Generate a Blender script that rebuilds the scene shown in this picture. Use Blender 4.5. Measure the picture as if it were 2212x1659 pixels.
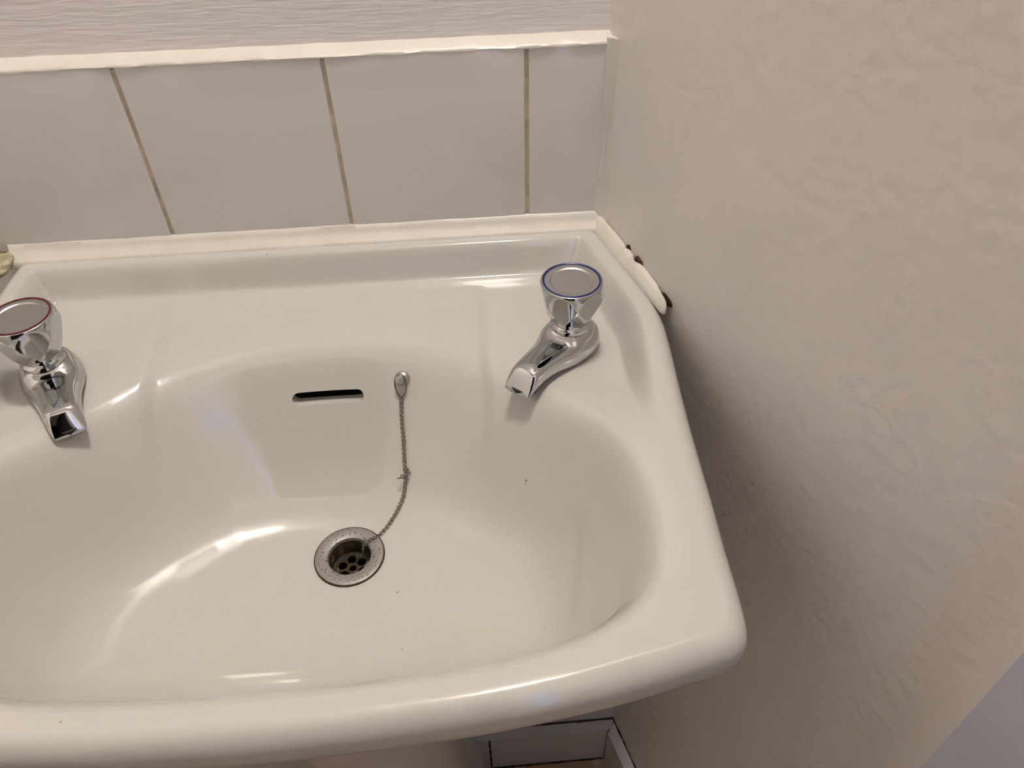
import bpy, bmesh, math, random
import numpy as np
from mathutils import Vector, Matrix, noise as mnoise

random.seed(7)
for o in list(bpy.data.objects):
    bpy.data.objects.remove(o, do_unlink=True)
SC = bpy.context.scene
COL = SC.collection
# The origin of plan coordinates is the corner where the tiled wall meets the angled wall:
# x to the right along the tiles, y into the tiled wall.  ZB = height of the tile foot above the floor.
ZB = 0.815
K = 0.27                       # the right-hand wall runs along x = -K*y (an obtuse corner)

# ------------------------------------------------------------------ camera
def camera():
    yaw, pitch, roll, F = 0.065614, 0.753774, -0.023754, 1661.0
    f = Vector((math.sin(yaw)*math.cos(pitch), math.cos(yaw)*math.cos(pitch), -math.sin(pitch)))
    r = Vector((math.cos(yaw), -math.sin(yaw), 0)); u = r.cross(f)
    c, s = math.cos(roll), math.sin(roll)
    R, U = c*r + s*u, -s*r + c*u
    cam = bpy.data.cameras.new('camera'); o = bpy.data.objects.new('camera', cam); COL.objects.link(o)
    M = Matrix((R, U, -f)).transposed().to_4x4()
    M.translation = Vector((-0.122191, -0.587759, 0.351757 + ZB))
    o.matrix_world = M
    cam.sensor_fit = 'HORIZONTAL'; cam.sensor_width = 36.0; cam.lens = F/2212*36.0
    cam.clip_start = 0.01
    SC.camera = o
camera()

# ------------------------------------------------------------------ world, exposure
w = bpy.data.worlds.new('world'); SC.world = w; w.use_nodes = True
w.node_tree.nodes['Background'].inputs[0].default_value = (0.5, 0.47, 0.44, 1)
w.node_tree.nodes['Background'].inputs[1].default_value = 0.05
SC.view_settings.view_transform = 'Standard'; SC.view_settings.look = 'None'
SC.view_settings.gamma = 1.0; SC.view_settings.use_curve_mapping = False
SC.view_settings.exposure = 0.06
LAMP_POS = (-0.055, -0.125); LAMP_R = 0.085
LAMP_RGB = (1.0, 0.915, 0.825)
LAMP_STRENGTH = 166.0
BLUE_GLOW_RGB = (0.22, 0.40, 1.0)
BLUE_GLOW_STRENGTH = 1.6

# ------------------------------------------------------------------ materials
MATS = {}
def material(name, rgb, rough=0.5, metal=0.0, coat=0.0, emit=None, emit_s=0.0, var=0.0, var_scale=8.0,
             bump=0.0, bump_scale=60.0, bump_stretch=(1, 1, 1), spots=None, rough_var=0.0):
    """procedural principled material; spots = (rgb, scale, threshold, softness)"""
    m = bpy.data.materials.new(name); m.use_nodes = True
    nt = m.node_tree; N = nt.nodes; L = nt.links
    b = N['Principled BSDF']
    b.inputs['Roughness'].default_value = rough
    b.inputs['Metallic'].default_value = metal
    b.inputs['Coat Weight'].default_value = coat
    b.inputs['Coat Roughness'].default_value = 0.04
    tc = N.new('ShaderNodeTexCoord')
    col = None
    if var > 0:
        n = N.new('ShaderNodeTexNoise'); n.inputs['Scale'].default_value = var_scale; n.inputs['Detail'].default_value = 4
        L.new(tc.outputs['Object'], n.inputs['Vector'])
        r = N.new('ShaderNodeValToRGB')
        r.color_ramp.elements[0].position = 0.3; r.color_ramp.elements[1].position = 0.7
        r.color_ramp.elements[0].color = (*[c*(1-var) for c in rgb], 1)
        r.color_ramp.elements[1].color = (*[min(1, c*(1+var*0.5)) for c in rgb], 1)
        L.new(n.outputs['Fac'], r.inputs['Fac']); col = r.outputs['Color']
    if spots:
        srgb, sscale, th, soft = spots
        n2 = N.new('ShaderNodeTexNoise'); n2.inputs['Scale'].default_value = sscale; n2.inputs['Detail'].default_value = 6
        L.new(tc.outputs['Object'], n2.inputs['Vector'])
        mr = N.new('ShaderNodeMapRange'); mr.inputs['From Min'].default_value = th; mr.inputs['From Max'].default_value = th+soft
        L.new(n2.outputs['Fac'], mr.inputs['Value'])
        mx = N.new('ShaderNodeMix'); mx.data_type = 'RGBA'
        L.new(mr.outputs['Result'], mx.inputs['Factor'])
        if col: L.new(col, mx.inputs['A'])
        else: mx.inputs['A'].default_value = (*rgb, 1)
        mx.inputs['B'].default_value = (*srgb, 1); col = mx.outputs['Result']
    if col: L.new(col, b.inputs['Base Color'])
    else: b.inputs['Base Color'].default_value = (*rgb, 1)
    if rough_var > 0:
        n4 = N.new('ShaderNodeTexNoise'); n4.inputs['Scale'].default_value = 20; L.new(tc.outputs['Object'], n4.inputs['Vector'])
        mr4 = N.new('ShaderNodeMapRange'); mr4.inputs['To Min'].default_value = max(0, rough-rough_var); mr4.inputs['To Max'].default_value = rough+rough_var
        L.new(n4.outputs['Fac'], mr4.inputs['Value']); L.new(mr4.outputs['Result'], b.inputs['Roughness'])
    if bump > 0:
        mp = N.new('ShaderNodeMapping'); mp.inputs['Scale'].default_value = bump_stretch
        L.new(tc.outputs['Object'], mp.inputs['Vector'])
        n3 = N.new('ShaderNodeTexNoise'); n3.inputs['Scale'].default_value = bump_scale; n3.inputs['Detail'].default_value = 5
        L.new(mp.outputs['Vector'], n3.inputs['Vector'])
        bp = N.new('ShaderNodeBump'); bp.inputs['Strength'].default_value = bump; bp.inputs['Distance'].default_value = 0.002
        L.new(n3.outputs['Fac'], bp.inputs['Height']); L.new(bp.outputs['Normal'], b.inputs['Normal'])
    if emit:
        b.inputs['Emission Color'].default_value = (*emit, 1); b.inputs['Emission Strength'].default_value = emit_s
    MATS[name] = m
    return m

material('ceramic', (0.565, 0.555, 0.515), rough=0.09, coat=0.3, spots=((0.30, 0.26, 0.2), 120, 0.745, 0.02))
material('tile_glaze', (0.77, 0.755, 0.735), rough=0.04, coat=0.2, var=0.03, var_scale=5)
material('grout', (0.60, 0.51, 0.38), rough=0.85, var=0.35, var_scale=60, bump=0.4, bump_scale=200)
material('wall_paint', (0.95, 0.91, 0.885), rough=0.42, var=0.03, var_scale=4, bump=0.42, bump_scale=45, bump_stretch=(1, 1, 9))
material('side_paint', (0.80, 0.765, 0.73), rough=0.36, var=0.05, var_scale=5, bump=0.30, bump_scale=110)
material('gloss_white', (0.68, 0.67, 0.68), rough=0.3, var=0.04, var_scale=10, bump=0.1, bump_scale=30, spots=((0.12, 0.08, 0.05), 28, 0.70, 0.05))
material('casing_cool_tint', (0.60, 0.63, 0.74), rough=0.3, var=0.03, var_scale=10)  # bluish tint put into the paint for cool light on the casing
material('casing_edge', (0.80, 0.76, 0.72), rough=0.4, var=0.03, var_scale=10)
material('sealant', (0.72, 0.69, 0.63), rough=0.32, var=0.05, var_scale=40, bump=0.25, bump_scale=70)
material('sealant_old', (0.52, 0.46, 0.32), rough=0.7, var=0.3, var_scale=160, bump=0.8, bump_scale=120, spots=((0.12, 0.10, 0.05), 90, 0.60, 0.06))
material('chrome', (0.55, 0.56, 0.565), rough=0.045, metal=1.0)
material('satin_chrome', (0.50, 0.50, 0.49), rough=0.36, metal=1.0, bump=0.1, bump_scale=600)
material('hollow_shade', (0.012, 0.010, 0.008), rough=0.6)  # near-black colour put in for the shade inside hollow parts
material('blue_ring', (0.006, 0.012, 0.13), rough=0.25)
material('red_ring', (0.10, 0.006, 0.008), rough=0.25)
material('waste_metal', (0.27, 0.265, 0.26), rough=0.45, metal=0.35, spots=((0.13, 0.075, 0.065), 520, 0.565, 0.08))
material('waste_grime', (0.035, 0.025, 0.012), rough=0.75, var=0.5, var_scale=200, spots=((0.17, 0.10, 0.025), 150, 0.55, 0.08), bump=0.8, bump_scale=300)
material('chain_metal', (0.24, 0.22, 0.19), rough=0.32, metal=1.0, var=0.25, var_scale=120)
material('grime_gap_dark', (0.06, 0.035, 0.02), rough=0.9, var=0.4, var_scale=90)  # joint dirt; also colours the gap ring and sealant patches
material('rust_brown', (0.13, 0.05, 0.025), rough=0.9, var=0.5, var_scale=200)
material('pedestal_ceramic', (0.62, 0.59, 0.58), rough=0.15)
material('floor_vinyl', (0.50, 0.36, 0.20), rough=0.45, var=0.15, var_scale=15, spots=((0.58, 0.50, 0.38), 25, 0.55, 0.1))
material('ceiling_paint', (0.78, 0.76, 0.73), rough=0.7)
material('door_paint', (0.10, 0.09, 0.085), rough=0.6)
material('backdrop_dark', (0.02, 0.018, 0.018), rough=0.9)
material('lamp_glass', (0.9, 0.88, 0.84), rough=0.4, emit=LAMP_RGB, emit_s=LAMP_STRENGTH)
material('lamp_base', (0.8, 0.8, 0.8), rough=0.4)
material('blue_glow', (0.5, 0.6, 0.8), rough=0.3, emit=BLUE_GLOW_RGB, emit_s=BLUE_GLOW_STRENGTH)

# ------------------------------------------------------------------ helpers
def obj(name, verts, faces, mat, parent=None, smooth=None):
    me = bpy.data.meshes.new(name); me.from_pydata([tuple(v) for v in verts], [], faces); me.update()
    bm = bmesh.new(); bm.from_mesh(me); bmesh.ops.recalc_face_normals(bm, faces=bm.faces); bm.to_mesh(me); bm.free()
    return link(name, me, mat, parent, smooth)
def link(name, me, mat, parent=None, smooth=None):
    if smooth is not None:
        for p in me.polygons: p.use_smooth = True
        me.set_sharp_from_angle(angle=math.radians(smooth))
    o = bpy.data.objects.new(name, me); COL.objects.link(o)
    if mat is not None:
        me.materials.clear(); me.materials.append(MATS[mat])
    if parent: o.parent = parent
    return o
def tag(o, label, cat, group=None):
    o['label'] = label; o['category'] = cat
    if group: o['group'] = group
    return o
def struct(o):
    o['kind'] = 'structure'; return o
def empty(name, loc, rz=0.0):
    o = bpy.data.objects.new(name, None); COL.objects.link(o); o.location = loc; o.rotation_euler = (0, 0, rz)
    o.empty_display_size = 0.05; return o
def box(x0, x1, y0, y1, z0, z1):
    v = [(x, y, z) for z in (z0, z1) for y in (y0, y1) for x in (x0, x1)]
    return v, [(0, 1, 3, 2), (4, 6, 7, 5), (0, 4, 5, 1), (2, 3, 7, 6), (0, 2, 6, 4), (1, 5, 7, 3)]
def prism(poly, z0, z1):
    n = len(poly)
    v = [(x, y, z0) for x, y in poly] + [(x, y, z1) for x, y in poly]
    f = [tuple(range(n))[::-1], tuple(range(n, 2*n))] + [(i, (i+1) % n, n+(i+1) % n, n+i) for i in range(n)]
    return v, f
def bevel_obj(name, vf, mat, parent=None, width=0.002, seg=2, smooth=40):
    me = bpy.data.meshes.new(name); me.from_pydata(*[vf[0], [], vf[1]])
    bm = bmesh.new(); bm.from_mesh(me); bmesh.ops.recalc_face_normals(bm, faces=bm.faces)
    bmesh.ops.bevel(bm, geom=list(bm.edges), offset=width, segments=seg, affect='EDGES', profile=0.6)
    bm.to_mesh(me); bm.free()
    return link(name, me, mat, parent, smooth)
def loft(rings, cap0=True, cap1=True, closed=True):
    n = len(rings[0]); v = [p for r in rings for p in r]; f = []
    for i in range(len(rings)-1):
        for j in range(n if closed else n-1):
            k = (j+1) % n
            f.append((i*n+j, i*n+k, (i+1)*n+k, (i+1)*n+j))
    if cap0: f.append(tuple(range(n))[::-1])
    if cap1: f.append(tuple(range((len(rings)-1)*n, len(rings)*n)))
    return v, f
def lathe(profile, seg=48, cap0=True, cap1=True):
    return loft([[(r*math.cos(2*math.pi*j/seg), r*math.sin(2*math.pi*j/seg), z) for j in range(seg)] for r, z in profile], cap0, cap1)
def tube(path, r, seg=8):
    path = [Vector(p) for p in path]; rings = []
    up = Vector((0.13, 0.21, 0.97))
    for i, p in enumerate(path):
        t = (path[min(i+1, len(path)-1)] - path[max(i-1, 0)]).normalized()
        a = t.cross(up).normalized(); b = t.cross(a).normalized()
        rr = r[i] if isinstance(r, (list, tuple)) else r
        rings.append([tuple(p + rr*(math.cos(2*math.pi*j/seg)*a + math.sin(2*math.pi*j/seg)*b)) for j in range(seg)])
    return loft(rings)
def catmull(pts, n, closed=True):
    P = np.array(pts, float); m = len(P); out = []
    for i in range(m if closed else m-1):
        if closed: p0, p1, p2, p3 = P[(i-1) % m], P[i], P[(i+1) % m], P[(i+2) % m]
        else: p0, p1, p2, p3 = P[max(i-1, 0)], P[i], P[i+1], P[min(i+2, m-1)]
        for t in np.linspace(0, 1, n, endpoint=False):
            out.append(0.5*((2*p1) + (-p0+p2)*t + (2*p0-5*p1+4*p2-p3)*t*t + (-p0+3*p1-3*p2+p3)*t**3))
    if not closed: out.append(P[-1])
    return np.array(out)
def wob(x, y, z, s, a):
    return a*mnoise.noise(Vector((x*s, y*s, z*s)))

# === BASIN SHAPE BEGIN
# Plan of the basin (x, y) and its surface height; z = 0 is the foot of the tiles.
ZR = -0.012                                  # level of the rim
XC = -0.2415                                 # centre line between the taps
WASTE = (-0.2290, -0.2325, -0.1550); WASTE_R = 0.0262
OUT = [(-0.500, -0.002), (-0.488, -0.0005), (-0.40, 0.0), (-0.2375, 0.0), (-0.08, 0.0), (-0.018, -0.0005), (-0.003, -0.010),
       (0.008, -0.050), (0.020, -0.095), (0.0262, -0.128), (0.0255, -0.160), (0.0225, -0.200), (0.0195, -0.246), (0.0172, -0.304), (0.0152, -0.344), (0.0142, -0.374),
       (0.0120, -0.394), (0.0060, -0.4035), (-0.006, -0.4085), (-0.024, -0.4125), (-0.056, -0.4190), (-0.100, -0.4255), (-0.150, -0.4300), (-0.2375, -0.4330),
       (-0.330, -0.4295), (-0.400, -0.4220), (-0.450, -0.4130), (-0.470, -0.4080), (-0.482, -0.4020), (-0.488, -0.392), (-0.4905, -0.37), (-0.4945, -0.30),
       (-0.4985, -0.22), (-0.502, -0.14), (-0.507, -0.06), (-0.506, -0.012)]
BOWL_R = [(0.0, -0.1095), (0.055, -0.1145), (0.102, -0.1310), (0.122, -0.1420), (0.1345, -0.1515), (0.150, -0.1650), (0.1745, -0.1950), (0.2000, -0.2355),
          (0.2130, -0.2750), (0.2165, -0.3130), (0.2135, -0.3425), (0.2030, -0.3660), (0.1810, -0.3830), (0.149, -0.3940), (0.102, -0.4010), (0.045, -0.4045)]
BOWL = [(XC+x, y) for x, y in BOWL_R] + [(XC, -0.4050)] + [(XC-x, y) for x, y in BOWL_R[:0:-1]]
OUTC = catmull(OUT, 7); BOWLC = catmull(BOWL, 8)
def sdf(P, poly):
    """signed distance (positive inside) of points P to a closed polygon"""
    P = np.asarray(P, float); a = poly; b = np.roll(poly, -1, 0); res = np.empty(len(P))
    for i in range(0, len(P), 4000):
        q = P[i:i+4000, None, :]; e = (b-a)[None]; wv = q-a[None]
        t = np.clip((wv*e).sum(-1)/((e*e).sum(-1)+1e-18), 0, 1)
        d = np.sqrt((((wv-e*t[..., None])**2).sum(-1)).min(1))
        yy = q[..., 1]; c1 = (a[None, :, 1] <= yy) != (b[None, :, 1] <= yy)
        xi = a[None, :, 0] + (yy-a[None, :, 1])/(e[..., 1]+1e-18)*e[..., 0]
        ins = (c1 & (q[..., 0] < xi)).sum(1) % 2 == 1
        res[i:i+4000] = np.where(ins, d, -d)
    return res
def sstep(a, b, x):
    t = np.clip((x-a)/(b-a), 0, 1); return t*t*(3-2*t)
PROF_BACK = [(-0.014, 0), (-0.008, 0.0), (0.0, 0.035), (0.008, 0.115), (0.021, 0.305), (0.036, 0.53), (0.052, 0.735), (0.068, 0.885), (0.085, 0.965), (0.105, 1.0), (0.14, 1.0)]
PROF_SIDE = [(-0.010, 0), (-0.006, 0.0), (0.0, 0.035), (0.007, 0.15), (0.018, 0.40), (0.032, 0.66), (0.048, 0.85), (0.066, 0.95), (0.088, 0.993), (0.110, 1.0), (0.14, 1.0)]
def prof_at(d, tab):
    c = catmull(tab, 12, closed=False); o_ = np.argsort(c[:, 0]); return np.clip(np.interp(d, c[o_, 0], c[o_, 1]), 0, 1)
def basin_z(P):
    P = np.asarray(P, float); x, y = P[:, 0], P[:, 1]
    do = sdf(P, OUTC); db = sdf(P, BOWLC)
    z = np.full(len(P), ZR)
    z -= 0.016*(1-np.sqrt(np.clip(1-(1-np.clip(do/0.014, 0, 1))**2, 0, 1)))          # rolled outer edge
    fade = 1-sstep(0.150, 0.270, -y)
    z -= 0.0260*sstep(0.019, 0.0365, do)*fade                                          # sunk tap shelf
    ax = np.abs(x-XC)
    z -= 0.0048*(1-sstep(0.122, 0.134, ax))*sstep(0.045, 0.075, -y)*fade              # middle of the shelf, a little lower
    z -= 0.0030*sstep(-0.022, 0.004, db)                                              # dip towards the bowl
    r = np.hypot(x-WASTE[0], y-WASTE[1])
    back = 1-sstep(0.17, 0.27, -y)
    g = back*prof_at(db, PROF_BACK) + (1-back)*prof_at(db, PROF_SIDE)
    floor = WASTE[2]-0.0005 + 0.016*sstep(0.0, 0.24, r) + 0.004*np.clip((r-0.026)/0.1, 0, 1)
    return z + (floor-z)*g
# === BASIN SHAPE END

# ------------------------------------------------------------------ room shell
def wall_pt(y, off=0.0):
    """plan point on the angled wall, off = distance into the room"""
    n = Vector((-1, -K)).normalized()
    return (-K*y + n.x*off, y + n.y*off)
YF = -1.15; XL = -1.15; HC = 2.40
struct(obj('floor', *box(XL-0.1, 1.0, YF-1.2, 0.3, -0.05, 0.0), 'floor_vinyl'))
struct(obj('ceiling', *box(XL-0.1, 1.0, YF-1.2, 0.3, HC, HC+0.05), 'ceiling_paint'))
YU = 0.011                                    # painted wall lies behind the tile faces
wall_back = struct(obj('wall_back', *box(XL-0.1, 0.06, YU, 0.16, 0, HC), 'wall_paint'))
struct(obj('wall_left', *box(XL-0.1, XL, YF-0.1, YU, 0, HC), 'wall_paint'))
a, b = wall_pt(0.16), wall_pt(YF-1.2)
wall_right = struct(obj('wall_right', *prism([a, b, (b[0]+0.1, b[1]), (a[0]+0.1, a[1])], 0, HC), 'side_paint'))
YB = -0.138                                   # face of the boxed-out lower wall
xb = -K*YB
struct(obj('wall_boxing', *box(XL, xb+0.004, YB, YU, 0, ZB-0.20), 'gloss_white'))
# wall behind the camera; dark opening and blue glowing slit added for chrome reflections
DX0, DX1, DH = -0.75, 0.02, 2.14
v, f = [], []
for bx in ((XL-0.1, DX0, YF-0.1, YF, 0, HC), (DX0, DX1, YF-0.1, YF, DH, HC), (DX1, 0.05, YF-0.1, YF, 0, HC), (0.11, 0.45, YF-0.1, YF, 0, HC), (0.05, 0.11, YF-0.1, YF, 0, 0.7), (0.05, 0.11, YF-0.1, YF, 2.0, HC)):
    vv, ff = box(*bx); f += [tuple(i+len(v) for i in q) for q in ff]; v += vv
struct(obj('wall_front', v, f, 'wall_paint'))
struct(obj('reflection_backdrop', *box(DX0-0.4, DX1+0.1, YF-1.15, YF-1.1, 0, HC), 'backdrop_dark'))  # unseen dark panels added to darken the tap reflections
struct(obj('reflection_backdrop_side', *box(DX0-0.45, DX0-0.4, YF-1.15, YF-0.1, 0, HC), 'backdrop_dark'))
struct(obj('reflection_backdrop_return', *box(DX1+0.005, DX1+0.010, YF-1.1, YF-0.1, 0, HC), 'backdrop_dark'))
glow_slit = struct(obj('blue_glow_slit', *box(0.05, 0.11, YF-0.07, YF-0.05, 0.7, 2.0), 'blue_glow'))  # added glowing strip for the blue stripe in the chrome

# ------------------------------------------------------------------ ceiling lamp
lamp = tag(empty('ceiling_light', (LAMP_POS[0], LAMP_POS[1], HC)), 'round opal ceiling light on the white ceiling', 'ceiling light')
LR = LAMP_R
prof = [(0.001, -0.085), (0.45*LR, -0.082), (0.74*LR, -0.07), (0.94*LR, -0.048), (LR, -0.018)]
obj('diffuser', *lathe(prof, 40), 'lamp_glass', lamp, 60)
obj('lamp_base', *lathe([(LR+0.006, -0.020), (LR+0.009, -0.010), (LR+0.009, -0.0005)], 40), 'lamp_base', lamp, 40)

# ------------------------------------------------------------------ tiles on the back wall (pieces of the wall)
TILE_Z0, TILE_Z1 = ZB-0.012, ZB+0.1425
joints = [-0.0666-0.152*i for i in range(0, 5)]
xs = [(-0.0666+0.0016, 0.003)] + [(joints[i+1]+0.0016, joints[i]-0.0016) for i in range(4)]
for i, (x0, x1) in enumerate(xs):
    bevel_obj('tile', box(x0, x1, 0.0 - 0.0004*(i % 2), YU-0.001, TILE_Z0, TILE_Z1), 'tile_glaze', wall_back, 0.0014, 3)
for i, xj in enumerate(joints[:4]):
    bevel_obj('grout', box(xj-0.0022, xj+0.0022, 0.0010, YU-0.001, TILE_Z0+0.003, TILE_Z1-0.002), 'grout', wall_back, 0.0006, 1)

# painted ledge of sealant along the top of the tiles
def strip(name, path, sect, mat, parent=None, jit=0.0, smooth=50, js=60):
    """sweep an open/closed section given as functions of the station: sect(i, n) -> list of 3-d points"""
    rings = []
    n = len(path)
    for i, p in enumerate(path):
        ring = []
        for q in sect(p, i/(n-1)):
            q = Vector(q)
            if jit: q += Vector((wob(q.x, q.y, q.z, js, jit), wob(q.y+5, q.z, q.x, js, jit), wob(q.z+9, q.x, q.y, js, jit)))
            ring.append(tuple(q))
        rings.append(ring)
    return obj(name, *loft(rings), mat, parent, smooth)
pth = np.linspace(-0.95, 0.002, 160)
def ledge_sect(x, t):
    zt = TILE_Z1
    lip = 0.0012 + 0.0016*abs(mnoise.noise(Vector((x*40, 3, 1))))
    return [(x, YU+0.002, zt+0.0062), (x, YU-0.002, zt+0.0052), (x, 0.0050, zt+0.0030), (x, 0.0008, zt+0.0012), (x, -0.0009, zt-0.0002), (x, -0.0007, zt-lip), (x, 0.0015, zt-lip-0.0006), (x, YU+0.002, zt-0.002)]
o = strip('sealant_ledge', pth, ledge_sect, 'sealant', None, 0.0006, 60, 55)
tag(o, 'long cream painted sealant ledge running along the top of the tiles', 'sealant')
# bead along the foot of the tiles
pth = np.linspace(-0.508, 0.001, 140)
def foot_sect(x, t):
    return [(x, 0.002, ZB+0.0006), (x, -0.0012, ZB+0.0002), (x, -0.0028, ZB-0.0035), (x, -0.0058, ZB-0.0072), (x, -0.0105, ZB-0.0101), (x, -0.0125, ZB-0.0122), (x, -0.0122, ZB-0.0165), (x, 0.002, ZB-0.017)]
o = strip('sealant_bead', pth, foot_sect, 'sealant', None, 0.0006, 60, 35)
tag(o, 'straight white sealant bead between the foot of the tiles and the basin', 'sealant')
# upright bead in the corner between tiles and angled wall
pth = np.linspace(TILE_Z1+0.004, ZB-0.010, 70)
def corner_sect(z, t):
    wv = 0.0062 + 0.0012*math.sin(t*9) + 0.004*max(0, (t-0.85)/0.15)**2
    x1, y1 = wall_pt(-wv*1.0, -0.0015); x2, y2 = wall_pt(-wv*0.75, 0.0012)
    return [(-wv, 0.0018, z), (-wv, -0.0006, z), (-wv*0.62, -0.0022, z), (-wv*0.25, -wv*0.42, z), (x2, y2, z), (x1, y1, z), (0.010, 0.0018, z)]
o = strip('sealant_corner', pth, corner_sect, 'sealant', None, 0.0005, 60, 50)
tag(o, 'upright white sealant bead in the corner beside the narrow cut tile', 'sealant')
# bead along the angled wall, ending in a loose rounded finger, with gaps against the wall
pth = np.linspace(0, 1, 120)
def side_sect(p, t):
    y = 0.0 - 0.128*t
    def gap(c, wd): return math.exp(-((t-c)/wd)**2)
    g = 0.0022*gap(0.40, 0.025) + 0.0042*gap(0.545, 0.045) + 0.0010*gap(0.10, 0.06) + 0.0045*max(0, (t-0.80)/0.2)**0.7
    tipn = 1.0 if t < 0.95 else math.sqrt(max(0.0, 1-((t-0.95)/0.05)**2))
    out = g; inn = 0.0122 - 0.0025*t
    mid = (out+inn)/2 + 0.001*max(0, (t-0.8)/0.2)
    hw = (inn-out)/2*max(0.12, tipn)
    zb = ZB-0.0165; top = ZB-0.0030-0.0035*t
    hh = (top-zb)*(0.35+0.65*tipn)
    def P(o_, h): 
        q = wall_pt(y, o_); return (q[0], q[1], zb+hh*h)
    return [P(mid-hw, 0.0), P(mid-hw, 0.72), P(mid-hw*0.72, 0.93), P(mid-hw*0.25, 0.98), P(mid+hw*0.25, 0.78), P(mid+hw*0.68, 0.50), P(mid+hw, 0.30), P(mid+hw, 0.0)]
o = strip('sealant_peeling', pth, side_sect, 'sealant', None, 0.0007, 60, 45)
tag(o, 'peeling white sealant with a loose rounded end along the angled wall', 'sealant')
# yellowed crumbling lump at the far end of the foot bead
bm = bmesh.new(); bmesh.ops.create_icosphere(bm, subdivisions=4, radius=1.0)
for vv in bm.verts:
    p = vv.co.copy(); k = 1 + 0.22*mnoise.noise(p*2.2) + 0.10*mnoise.noise(p*6)
    vv.co = Vector((p.x*0.0125*k, p.y*0.0185*k, p.z*0.0085*k))
me = bpy.data.meshes.new('sealant_lump'); bm.to_mesh(me); bm.free()
o = link('sealant_lump', me, 'sealant_old', None, 180); o.location = (-0.5165, -0.0165, ZB-0.0098); o.rotation_euler = (0, 0, -0.12)
tag(o, 'yellowed crumbling lump of old sealant at the back corner of the basin', 'sealant')
# dark brown patches in the gaps of the peeling sealant
def patch(name, t0, t1, h0, h1, mat):
    n = 14; poly = []
    for i in range(n):
        a_ = 2*math.pi*i/n; tt = (t0+t1)/2 + (t1-t0)/2*math.cos(a_); hh = (h0+h1)/2 + (h1-h0)/2*math.sin(a_)*(0.7+0.3*random.random())
        poly.append((tt, hh))
    rings = []
    for off, sc in ((-0.001, 1), (0.0005, 0.96), (0.0008, 0.6)):
        c = ((t0+t1)/2, (h0+h1)/2)
        ring = []
        for tt, hh in poly:
            q = wall_pt(-0.128*(c[0]+(tt-c[0])*sc), off); ring.append((q[0], q[1], ZB+c[1]+(hh-c[1])*sc))
        rings.append(ring)
    return obj(name, *loft(rings), mat, wall_right, 60)
patch('gap_patch', 0.49, 0.60, -0.014, -0.0030, 'rust_brown')
patch('gap_patch', 0.370, 0.430, -0.012, -0.0030, 'grime_gap_dark')
patch('gap_patch', 0.83, 0.98, -0.018, -0.0082, 'grime_gap_dark')

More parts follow.
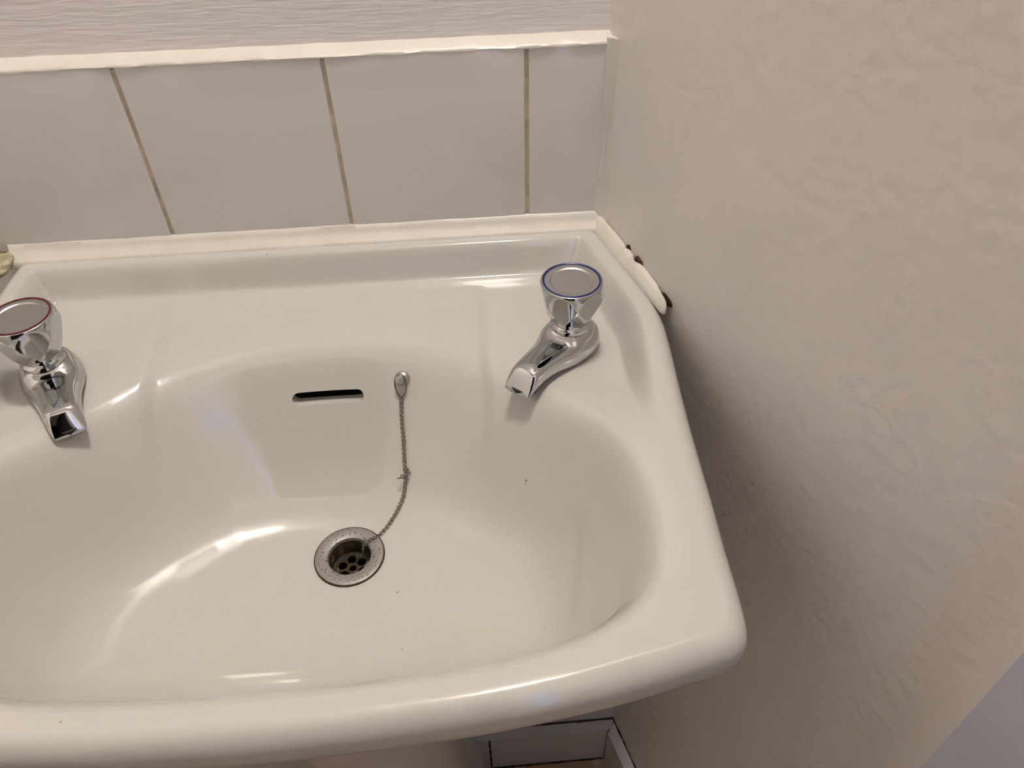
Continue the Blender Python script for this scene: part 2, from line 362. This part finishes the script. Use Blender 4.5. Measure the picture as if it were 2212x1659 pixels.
# ------------------------------------------------------------------ washbasin
def make_basin():
    NT, NR = 640, 205
    c = np.array(WASTE[:2]); th = np.linspace(0, 2*np.pi, NT, endpoint=False)
    A = OUTC; B = np.roll(OUTC, -1, 0)
    # radius of the outer edge along every direction
    Ro = np.zeros(NT)
    for k, t in enumerate(th):
        d = np.array([math.cos(t), math.sin(t)]); e = B-A; wv = A-c
        den = d[0]*e[:, 1]-d[1]*e[:, 0]; den = np.where(np.abs(den) < 1e-12, 1e-12, den)
        r = (wv[:, 0]*e[:, 1]-wv[:, 1]*e[:, 0])/den; s = (wv[:, 0]*d[1]-wv[:, 1]*d[0])/den
        ok = (s >= -1e-9) & (s <= 1+1e-9) & (r > 0); Ro[k] = r[ok].max()
    r0 = WASTE_R+0.0005
    u = np.linspace(0, 1, NR); u = u + 0.10*np.sin(np.pi*u)*u                      # a little denser towards the rim
    rad = r0 + (Ro[None]-r0)*u[:, None]
    X = c[0]+rad*np.cos(th)[None]; Y = c[1]+rad*np.sin(th)[None]
    P = np.stack([X.ravel(), Y.ravel()], 1); Z = basin_z(P).reshape(X.shape)
    V = [np.stack([X, Y, Z], -1).reshape(-1, 3)]
    rows = NR
    # outside: skirt and underside; (inset fraction of the way to the waste in metres, z)
    for ins, z in ((0.0002, -0.034), (0.003, -0.041), (0.010, -0.049), (0.022, -0.058), (0.045, -0.082), (0.07, -0.118), (0.10, -0.154), (0.13, -0.172), (None, -0.180)):
        if ins is None: rr = np.full(NT, r0)
        else: rr = np.maximum(Ro-ins, r0+0.004)
        V.append(np.stack([c[0]+rr*np.cos(th), c[1]+rr*np.sin(th), np.full(NT, z)], -1)); rows += 1
    V = np.concatenate(V); V[:, 2] += ZB
    V += 0
    i = np.arange(rows)[:, None]; j = np.arange(NT)[None]; k = (j+1) % NT; i2 = (i+1) % rows
    F = np.stack([i*NT+j, i*NT+k, i2*NT+k, i2*NT+j], -1).reshape(-1, 4)
    me = bpy.data.meshes.new('basin'); me.from_pydata(V.tolist(), [], F.tolist()); me.update()
    bm = bmesh.new(); bm.from_mesh(me); bmesh.ops.recalc_face_normals(bm, faces=bm.faces); bm.to_mesh(me); bm.free()
    tmp = bpy.data.objects.new('tmp_basin', me); COL.objects.link(tmp)
    # overflow slot cut into the back of the bowl
    hx, hz, L = 0.0285, 0.0050, 0.040
    prof = []
    for q in range(24):
        a_ = 2*math.pi*q/24; sx = 1 if math.cos(a_) >= 0 else -1
        prof.append((sx*(hx-hz)+hz*math.cos(a_), hz*math.sin(a_)))
    ctr = Vector(SLOT); nd = Vector(SLOT_N).normalized(); ex = Vector((1, 0, 0)); ez = ex.cross(nd)
    rings = []
    for d_, sc in ((0.012, 1.0), (-0.0085, 1.0), (-L, 1.0)):
        rings.append([tuple(ctr + ex*(px) + ez*(pz) + nd*d_) for px, pz in prof])
    cut = obj('tmp_slot', *loft(rings), 'hollow_shade')
    me.materials.append(MATS['ceramic']); cut.data.materials.clear(); cut.data.materials.append(MATS['ceramic']); cut.data.materials.append(MATS['hollow_shade'])
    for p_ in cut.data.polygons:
        if max(((Vector(cut.data.vertices[i_].co)-ctr).dot(nd)) for i_ in p_.vertices) < -0.008: p_.material_index = 1  # deeper pocket faces coloured near-black for the unlit inside
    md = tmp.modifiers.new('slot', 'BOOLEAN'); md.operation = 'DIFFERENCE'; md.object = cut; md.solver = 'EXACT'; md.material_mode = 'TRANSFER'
    dg = bpy.context.evaluated_depsgraph_get()
    me2 = bpy.data.meshes.new_from_object(tmp.evaluated_get(dg))
    bpy.data.objects.remove(tmp); bpy.data.objects.remove(cut)
    return me2
SLOT = (-0.2410, -0.1315, ZB+float(basin_z([(-0.2410, -0.1315)])[0])); SLOT_N = (0, -0.985, 0.17)
basin = tag(empty('washbasin', (XC, -0.2, ZB-0.18)), 'cream white ceramic washbasin with a rolled rim and sunk tap shelf', 'washbasin')
body = link('bowl', make_basin(), None, None, 50)
body.parent = basin; body.matrix_parent_inverse = Matrix.Translation(basin.location).inverted()
# waste fitting
wl = Vector((WASTE[0], WASTE[1], ZB+WASTE[2])) - Vector(basin.location)
wz = 0.0012
flange = obj('waste', *lathe([(0.0155, -0.0245), (0.0155, -0.0015+wz), (0.0162, -0.0002+wz), (0.0175, 0.0003+wz), (0.0235, 0.0009+wz), (0.0252, 0.0004+wz), (0.0256, -0.0012), (0.0240, -0.004), (0.0180, -0.010), (0.0175, -0.0245)], 64, False, False), 'waste_metal', basin, 35)
flange.location = wl; flange.scale = (WASTE_R/0.0250,)*3
obj('gap_shade_ring', *lathe([(0.0247, 0.0010), (0.0254, 0.0016), (0.0262, 0.0010), (0.0262, -0.002), (0.0247, -0.002)], 64, False, False), 'grime_gap_dark', flange, 40)  # dark brown ring painted in for the shaded gap around the flange
gl = obj('waste_throat', *lathe([(0.0154, -0.022), (0.0154, -0.003+wz), (0.0157, -0.0022+wz), (0.01585, -0.022)], 48, False, False), 'waste_grime', flange, 40)
def grid_plate():
    bm = bmesh.new()
    R = 0.0155; seg = 48
    holes = [(0, 0, 0.0026)] + [(0.0082*math.cos(math.radians(a_)), 0.0082*math.sin(math.radians(a_)), 0.0034) for a_ in range(20, 380, 60)]
    N = 64; pts = {}
    xs_ = np.linspace(-R, R, N)
    def solid(x, y):
        return x*x+y*y < R*R and all((x-hx)**2+(y-hy)**2 > hr*hr for hx, hy, hr in holes)
    def vtx(i, j):
        if (i, j) not in pts:
            x, y = xs_[i], xs_[j]; pts[(i, j)] = bm.verts.new((x, y, 0.0006*mnoise.noise(Vector((x*300, y*300, 2)))))
        return pts[(i, j)]
    for i in range(N-1):
        for j in range(N-1):
            if solid((xs_[i]+xs_[i+1])/2, (xs_[j]+xs_[j+1])/2):
                bm.faces.new((vtx(i, j), vtx(i+1, j), vtx(i+1, j+1), vtx(i, j+1)))
    ret = bmesh.ops.extrude_face_region(bm, geom=list(bm.faces))
    for e in ret['geom']:
        if isinstance(e, bmesh.types.BMVert): e.co.z -= 0.003
    bmesh.ops.recalc_face_normals(bm, faces=bm.faces)
    me = bpy.data.meshes.new('waste_grid'); bm.to_mesh(me); bm.free(); return me
gr = link('waste_grid', grid_plate(), 'waste_grime', flange, 40); gr.location = (0, 0, -0.0155); gr.rotation_euler = (0, 0, 0.35)
obj('waste_pipe', *lathe([(0.0001, -0.16), (0.0170, -0.16), (0.0178, -0.155), (0.0178, -0.0246)], 32, False, False), 'hollow_shade', flange, 60)

# ------------------------------------------------------------------ pillar taps
def tap_body():
    st = [(-0.0240, 0.0055, 0.0000, 0.0070, 0.2), (-0.0230, 0.0098, 0.0, 0.0125, 0.2), (-0.0197, 0.0158, 0.0, 0.0185, 0.25), (-0.0145, 0.0203, 0.0, 0.0225, 0.28), (-0.0070, 0.0232, 0.0, 0.0238, 0.30),
          (0.0, 0.0240, 0.0, 0.0238, 0.31), (0.0065, 0.0236, 0.0, 0.0238, 0.31), (0.0115, 0.0226, 0.0, 0.0230, 0.30), (0.0160, 0.0212, 0.0003, 0.0200, 0.29), (0.0200, 0.0200, 0.0010, 0.0186, 0.28), (0.0270, 0.0180, 0.0026, 0.0186, 0.28),
          (0.0350, 0.0162, 0.0050, 0.0192, 0.27), (0.0430, 0.0149, 0.0066, 0.0197, 0.25), (0.0510, 0.0139, 0.0070, 0.0200, 0.23), (0.0560, 0.0134, 0.0066, 0.0197, 0.22), (0.0590, 0.0131, 0.0060, 0.0186, 0.20),
          (0.0630, 0.0125, 0.0050, 0.0144, 0.14), (0.0672, 0.0116, 0.0040, 0.0090, 0.07), (0.0690, 0.0107, 0.0036, 0.0066, 0.02), (0.0697, 0.0093, 0.0036, 0.0050, 0.0)]
    S = np.array(st); si = np.linspace(0, len(st)-1, 90)
    S = catmull(S, 5, closed=False)
    rings = []
    for s, W, zb, zt, tp in S:
        ring = []
        for j in range(48):
            a_ = 2*math.pi*j/48; ca, sa = math.cos(a_), math.sin(a_); n = 3.2
            xx = math.copysign(abs(ca)**(2/n), ca); zz = math.copysign(abs(sa)**(2/n), sa)
            wz_ = W*(1-tp*(zz*0.5+0.5)**1.3)
            ring.append((s, wz_*xx, (zb+zt)/2+(zt-zb)/2*zz))
        rings.append(ring)
    return loft(rings)
def knob():
    prof = [(0.0142, 0.0295), (0.0151, 0.0297), (0.0158, 0.0308), (0.0180, 0.0355), (0.0206, 0.0415), (0.0228, 0.0475), (0.0240, 0.0520), (0.0241, 0.0550), (0.0235, 0.0592), (0.0227, 0.0626), (0.0222, 0.0634), (0.0211, 0.0636)]
    P = catmull(prof, 7, closed=False); seg = 240; rings = []
    for r, z in P:
        ring = []
        for j in range(seg):
            a_ = 2*math.pi*j/seg; rr = r
            for k in range(6):
                d = math.cos(a_-math.radians(60*k))
                if d > 0.5:
                    rr = min(rr, (0.0211 + 0.17*(z-0.052))/d)       # six broad shield facets
                d2 = math.cos(a_-math.radians(60*k+30))
                if d2 > 0.7:
                    rr = min(rr, (0.0163 + 0.50*(z-0.0345))/d2)                                  # small lower facets between
            ring.append((rr*math.cos(a_), rr*math.sin(a_), z))
        rings.append(ring)
    return loft(rings, True, False)
def make_tap(ring_mat, loc, spout_deg, knob_deg, label):
    t = tag(empty('pillar_tap', loc, math.radians(spout_deg)), label, 'tap', 'taps on the washbasin')
    obj('tap_body', *tap_body(), 'chrome', t, 45)
    ot = obj('outlet', *lathe([(0.0001, 0.0035), (0.0070, 0.0035), (0.0082, 0.0030), (0.0085, 0.0045), (0.0084, 0.0075)], 32), 'hollow_shade', t, 40); ot.location = (0.0600, 0, 0); ot.scale = (1.15, 1.25, 1.0)
    obj('neck', *lathe([(0.0150, 0.0225), (0.0150, 0.0248), (0.0132, 0.0258), (0.0125, 0.0265), (0.0125, 0.0301)], 40), 'chrome', t, 30)
    k = obj('handle', *knob(), 'chrome', t, 26); k.rotation_euler = (0, 0, math.radians(knob_deg))
    obj('indicator_ring', *lathe([(0.0214, 0.0630), (0.0213, 0.0639), (0.0206, 0.0641), (0.0199, 0.0638), (0.0198, 0.0628)], 64, False, False), ring_mat, k, 30)
    obj('handle_cap', *lathe([(0.0200, 0.0626), (0.0200, 0.0634), (0.0162, 0.0633), (0.0154, 0.0627), (0.0140, 0.0623), (0.0090, 0.0621), (0.0001, 0.0620)], 64), 'satin_chrome', k, 30)
    return t
def deck(x, y): return ZB+float(basin_z([(x, y)])[0])
TR, TL = (-0.0473, -0.1350), (-0.4370, -0.1366)
make_tap('blue_ring', (*TR, deck(*TR)-0.0006), 229, 15, 'chrome cold tap with a blue ring beside the angled wall')
make_tap('red_ring', (*TL, deck(*TL)-0.0006), -62, 5, 'chrome hot tap with a dark red ring')

# ------------------------------------------------------------------ plug chain
CHAIN_XY = [(-0.1815, -0.1385), (-0.1823, -0.1431), (-0.1827, -0.1503), (-0.1826, -0.1581), (-0.1831, -0.1672), (-0.1835, -0.1784), (-0.1859, -0.1876), (-0.1905, -0.1955), (-0.1960, -0.2030), (-0.2017, -0.2104), (-0.2068, -0.2157)]
STAY = (-0.1797, -0.1300)
chain = tag(empty('plug_chain', (STAY[0], STAY[1], ZB-0.05)), 'dull metal plug chain hanging from its stay into the waste', 'chain')
def bz(x, y): return ZB+float(basin_z([(x, y)])[0])
def bnorm(x, y, e=0.001):
    zx = (bz(x+e, y)-bz(x-e, y))/(2*e); zy = (bz(x, y+e)-bz(x, y-e))/(2*e); return Vector((-zx, -zy, 1)).normalized()
def child(o):
    o.parent = chain; o.matrix_parent_inverse = Matrix.Translation(chain.location).inverted(); return o
nrm = bnorm(*STAY); base = Vector((STAY[0], STAY[1], bz(*STAY)))
q = nrm.to_track_quat('Z', 'Y')
st = child(obj('chain_stay', *lathe([(0.0060, -0.001), (0.0063, 0.0008), (0.0058, 0.0020), (0.0042, 0.0032), (0.0034, 0.0060), (0.0036, 0.0085), (0.0028, 0.0096), (0.0001, 0.0099)], 28), 'satin_chrome', None, 35))
st.location = base; st.rotation_mode = 'QUATERNION'; st.rotation_quaternion = q
path = catmull([(x, y, bz(x, y)) for x, y in CHAIN_XY], 40, closed=False)
pts = [Vector(p) for p in path]
path3 = []
for p in pts:
    r_ = math.hypot(p.x-WASTE[0], p.y-WASTE[1])
    zz = bz(p.x, p.y) if r_ > WASTE_R else ZB+WASTE[2]+0.0025
    path3.append(Vector((p.x, p.y, zz)) + bnorm(p.x, p.y)*0.0016)
# over the flange and down the hole
endp = path3[-1]
dirw = Vector((WASTE[0]-endp.x, WASTE[1]-endp.y, 0)).normalized()
inn = Vector((WASTE[0], WASTE[1], 0)) - dirw*0.0138
path3 += [Vector((inn.x-dirw.x*0.003, inn.y-dirw.y*0.003, ZB+WASTE[2]+0.0040)), Vector((inn.x, inn.y, ZB+WASTE[2]+0.0022)), Vector((inn.x+dirw.x*0.002, inn.y+dirw.y*0.002, ZB+WASTE[2]-0.002)), Vector((inn.x+dirw.x*0.0025, inn.y+dirw.y*0.0025, ZB+WASTE[2]-0.013))]
# open hook joining the stay to the chain
top = base + nrm*0.0060
h0 = path3[0]
side = (h0-top).normalized().cross(nrm).normalized()
hook = [h0-side*0.0006, top.lerp(h0, 0.55)-side*0.0042, top-side*0.0042, top+(top-h0).normalized()*0.0040, top+side*0.0042, top.lerp(h0, 0.55)+side*0.0042, h0+side*0.0006]
hp = catmull([tuple(p) for p in hook], 6, closed=False)
child(obj('hook', *tube(hp, 0.0007, 6), 'chain_metal', None, 60))
def torus(R, r, n=12, m=5, sx=1.0):
    rings = [[((R+r*math.cos(2*math.pi*j/m))*math.cos(2*math.pi*i/n)*sx, (R+r*math.cos(2*math.pi*j/m))*math.sin(2*math.pi*i/n), r*math.sin(2*math.pi*j/m)) for j in range(m)] for i in range(n)]
    v = [p for r_ in rings for p in r_]; f = [(i*m+j, ((i+1) % n)*m+j, ((i+1) % n)*m+(j+1) % m, i*m+(j+1) % m) for i in range(n) for j in range(m)]
    return v, f
seglen = [0]
for a_, b_ in zip(path3[:-1], path3[1:]): seglen.append(seglen[-1]+(b_-a_).length)
PITCH = 0.00172
def at(s):
    for i in range(len(seglen)-1):
        if seglen[i+1] >= s:
            t = (s-seglen[i])/max(1e-9, seglen[i+1]-seglen[i]); return path3[i].lerp(path3[i+1], t), (path3[i+1]-path3[i]).normalized()
    return path3[-1], (path3[-1]-path3[-2]).normalized()
lm = None; nlinks = int(seglen[-1]/PITCH)
for i in range(nlinks):
    p, d = at((i+0.5)*PITCH)
    sn = bnorm(p.x, p.y); yv = d.cross(sn).normalized(); zv = d.cross(yv).normalized()
    if i % 2: yv, zv = zv, -yv
    sc_ = 0.62 if i % 2 else 1.0
    if lm is None:
        o = obj('link', *torus(0.00130, 0.00050, sx=1.0), 'chain_metal', None, 180); lm = o.data
    else:
        o = bpy.data.objects.new('link', lm); COL.objects.link(o)
    M = Matrix((d*sc_, yv*sc_, zv*sc_)).transposed().to_4x4(); M.translation = p
    o.matrix_world = M; child(o)
# kink of tangled links half way down
kp, kd = at(0.062)
for i, (dx, dy, dz) in enumerate(((0.0022, 0.0015, 0.002), (0.0030, -0.0010, 0.002), (0.0016, -0.0035, 0.003), (-0.0022, -0.0046, 0.002), (-0.0045, -0.0062, 0.0022))):
    o = bpy.data.objects.new('link', lm); COL.objects.link(o)
    o.location = kp + Vector((dx, dy, dz)); o.rotation_euler = (random.uniform(-1, 1), random.uniform(-1, 1), random.uniform(0, 3)); child(o)

# ------------------------------------------------------------------ pedestal, skirting boards, door casing
def ped_ring(hw, y0, y1, z):
    out = []
    for j in range(48):
        a_ = 2*math.pi*j/48; ca, sa = math.cos(a_), math.sin(a_)
        xx = math.copysign(abs(ca)**0.7, ca)*hw; yy = math.copysign(abs(sa)**0.7, sa)
        out.append((-0.2300+xx, (y0+y1)/2+yy*(y1-y0)/2, z))
    return out
YP = YB-0.020
rings = [ped_ring(0.098, -0.355, YP, 0.0), ped_ring(0.098, -0.355, YP, 0.030), ped_ring(0.094, -0.350, YP-0.002, 0.045), ped_ring(0.092, -0.345, YP-0.002, 0.10), ped_ring(0.086, -0.335, YP-0.003, 0.20),
         ped_ring(0.070, -0.322, YP-0.008, 0.40), ped_ring(0.082, -0.335, YP-0.006, 0.58), ped_ring(0.098, -0.345, YP-0.004, ZB-0.1805)]
tag(obj('pedestal', *loft(rings, True, False), 'pedestal_ceramic', None, 50), 'white ceramic pedestal standing under the washbasin', 'pedestal')
BH = 0.096
bb = struct(obj('baseboard_back', *prism([(XL, YB), (XL, YB-0.016), (xb-0.010, YB-0.016), (xb+0.006, YB)], 0.0, BH), 'gloss_white'))
a0 = wall_pt(YB-0.002, 0.0); a1 = wall_pt(-0.405, 0.0); b1 = wall_pt(-0.405, 0.016); b0 = wall_pt(YB-0.016, 0.016)
br = struct(obj('baseboard_right', *prism([a0, a1, b1, b0], 0.0, BH), 'gloss_white'))
# dirt in the joints
def grime_line(p0, p1, r, parent):
    n = 40; pp = []; rr = []
    for i in range(n):
        t = i/(n-1); p = Vector(p0).lerp(Vector(p1), t)
        pp.append(p + Vector((0, wob(t*9, 1, r*900, 3, 0.0008), wob(t*11, 4, 2, 3, 0.0008)))); rr.append(r*(0.55+0.9*abs(mnoise.noise(Vector((t*14, p0[0]*7, p0[2]*3))))))
    o = obj('grime_gap_dark', *tube(pp, rr, 6), 'grime_gap_dark', parent, 60); return o
grime_line((-0.34, YB-0.0008, BH+0.0003), (xb, YB-0.0008, BH+0.0003), 0.0026, bb)
grime_line((-0.134, YB-0.0165, 0.0008), (xb-0.012, YB-0.0165, 0.0008), 0.0026, bb)
grime_line((-0.136, YB-0.0165, 0.001), (-0.136, YB-0.0165, BH), 0.0018, bb)
q0 = wall_pt(YB-0.002, 0.0012); q1 = wall_pt(-0.36, 0.0012)
grime_line((*q0, BH+0.0003), (*q1, BH+0.0003), 0.0014, br)
grime_line((xb-0.009, YB-0.018, 0.001), (xb-0.009, YB-0.018, BH), 0.0014, br)
# door casing on the angled wall
def casing(y0, y1, off, z1, mat, name, parent=None):
    p = [wall_pt(y0, -0.004), wall_pt(y1, -0.004), wall_pt(y1, off), wall_pt(y0, off)]
    return obj(name, *prism(p, 0.0, z1), mat, parent)
cs = casing(-0.4300, -0.445, 0.003, 2.05, 'casing_edge', 'trim_1'); struct(cs)
casing(-0.440, -0.52, 0.014, 2.05, 'casing_cool_tint', 'casing_board', cs)
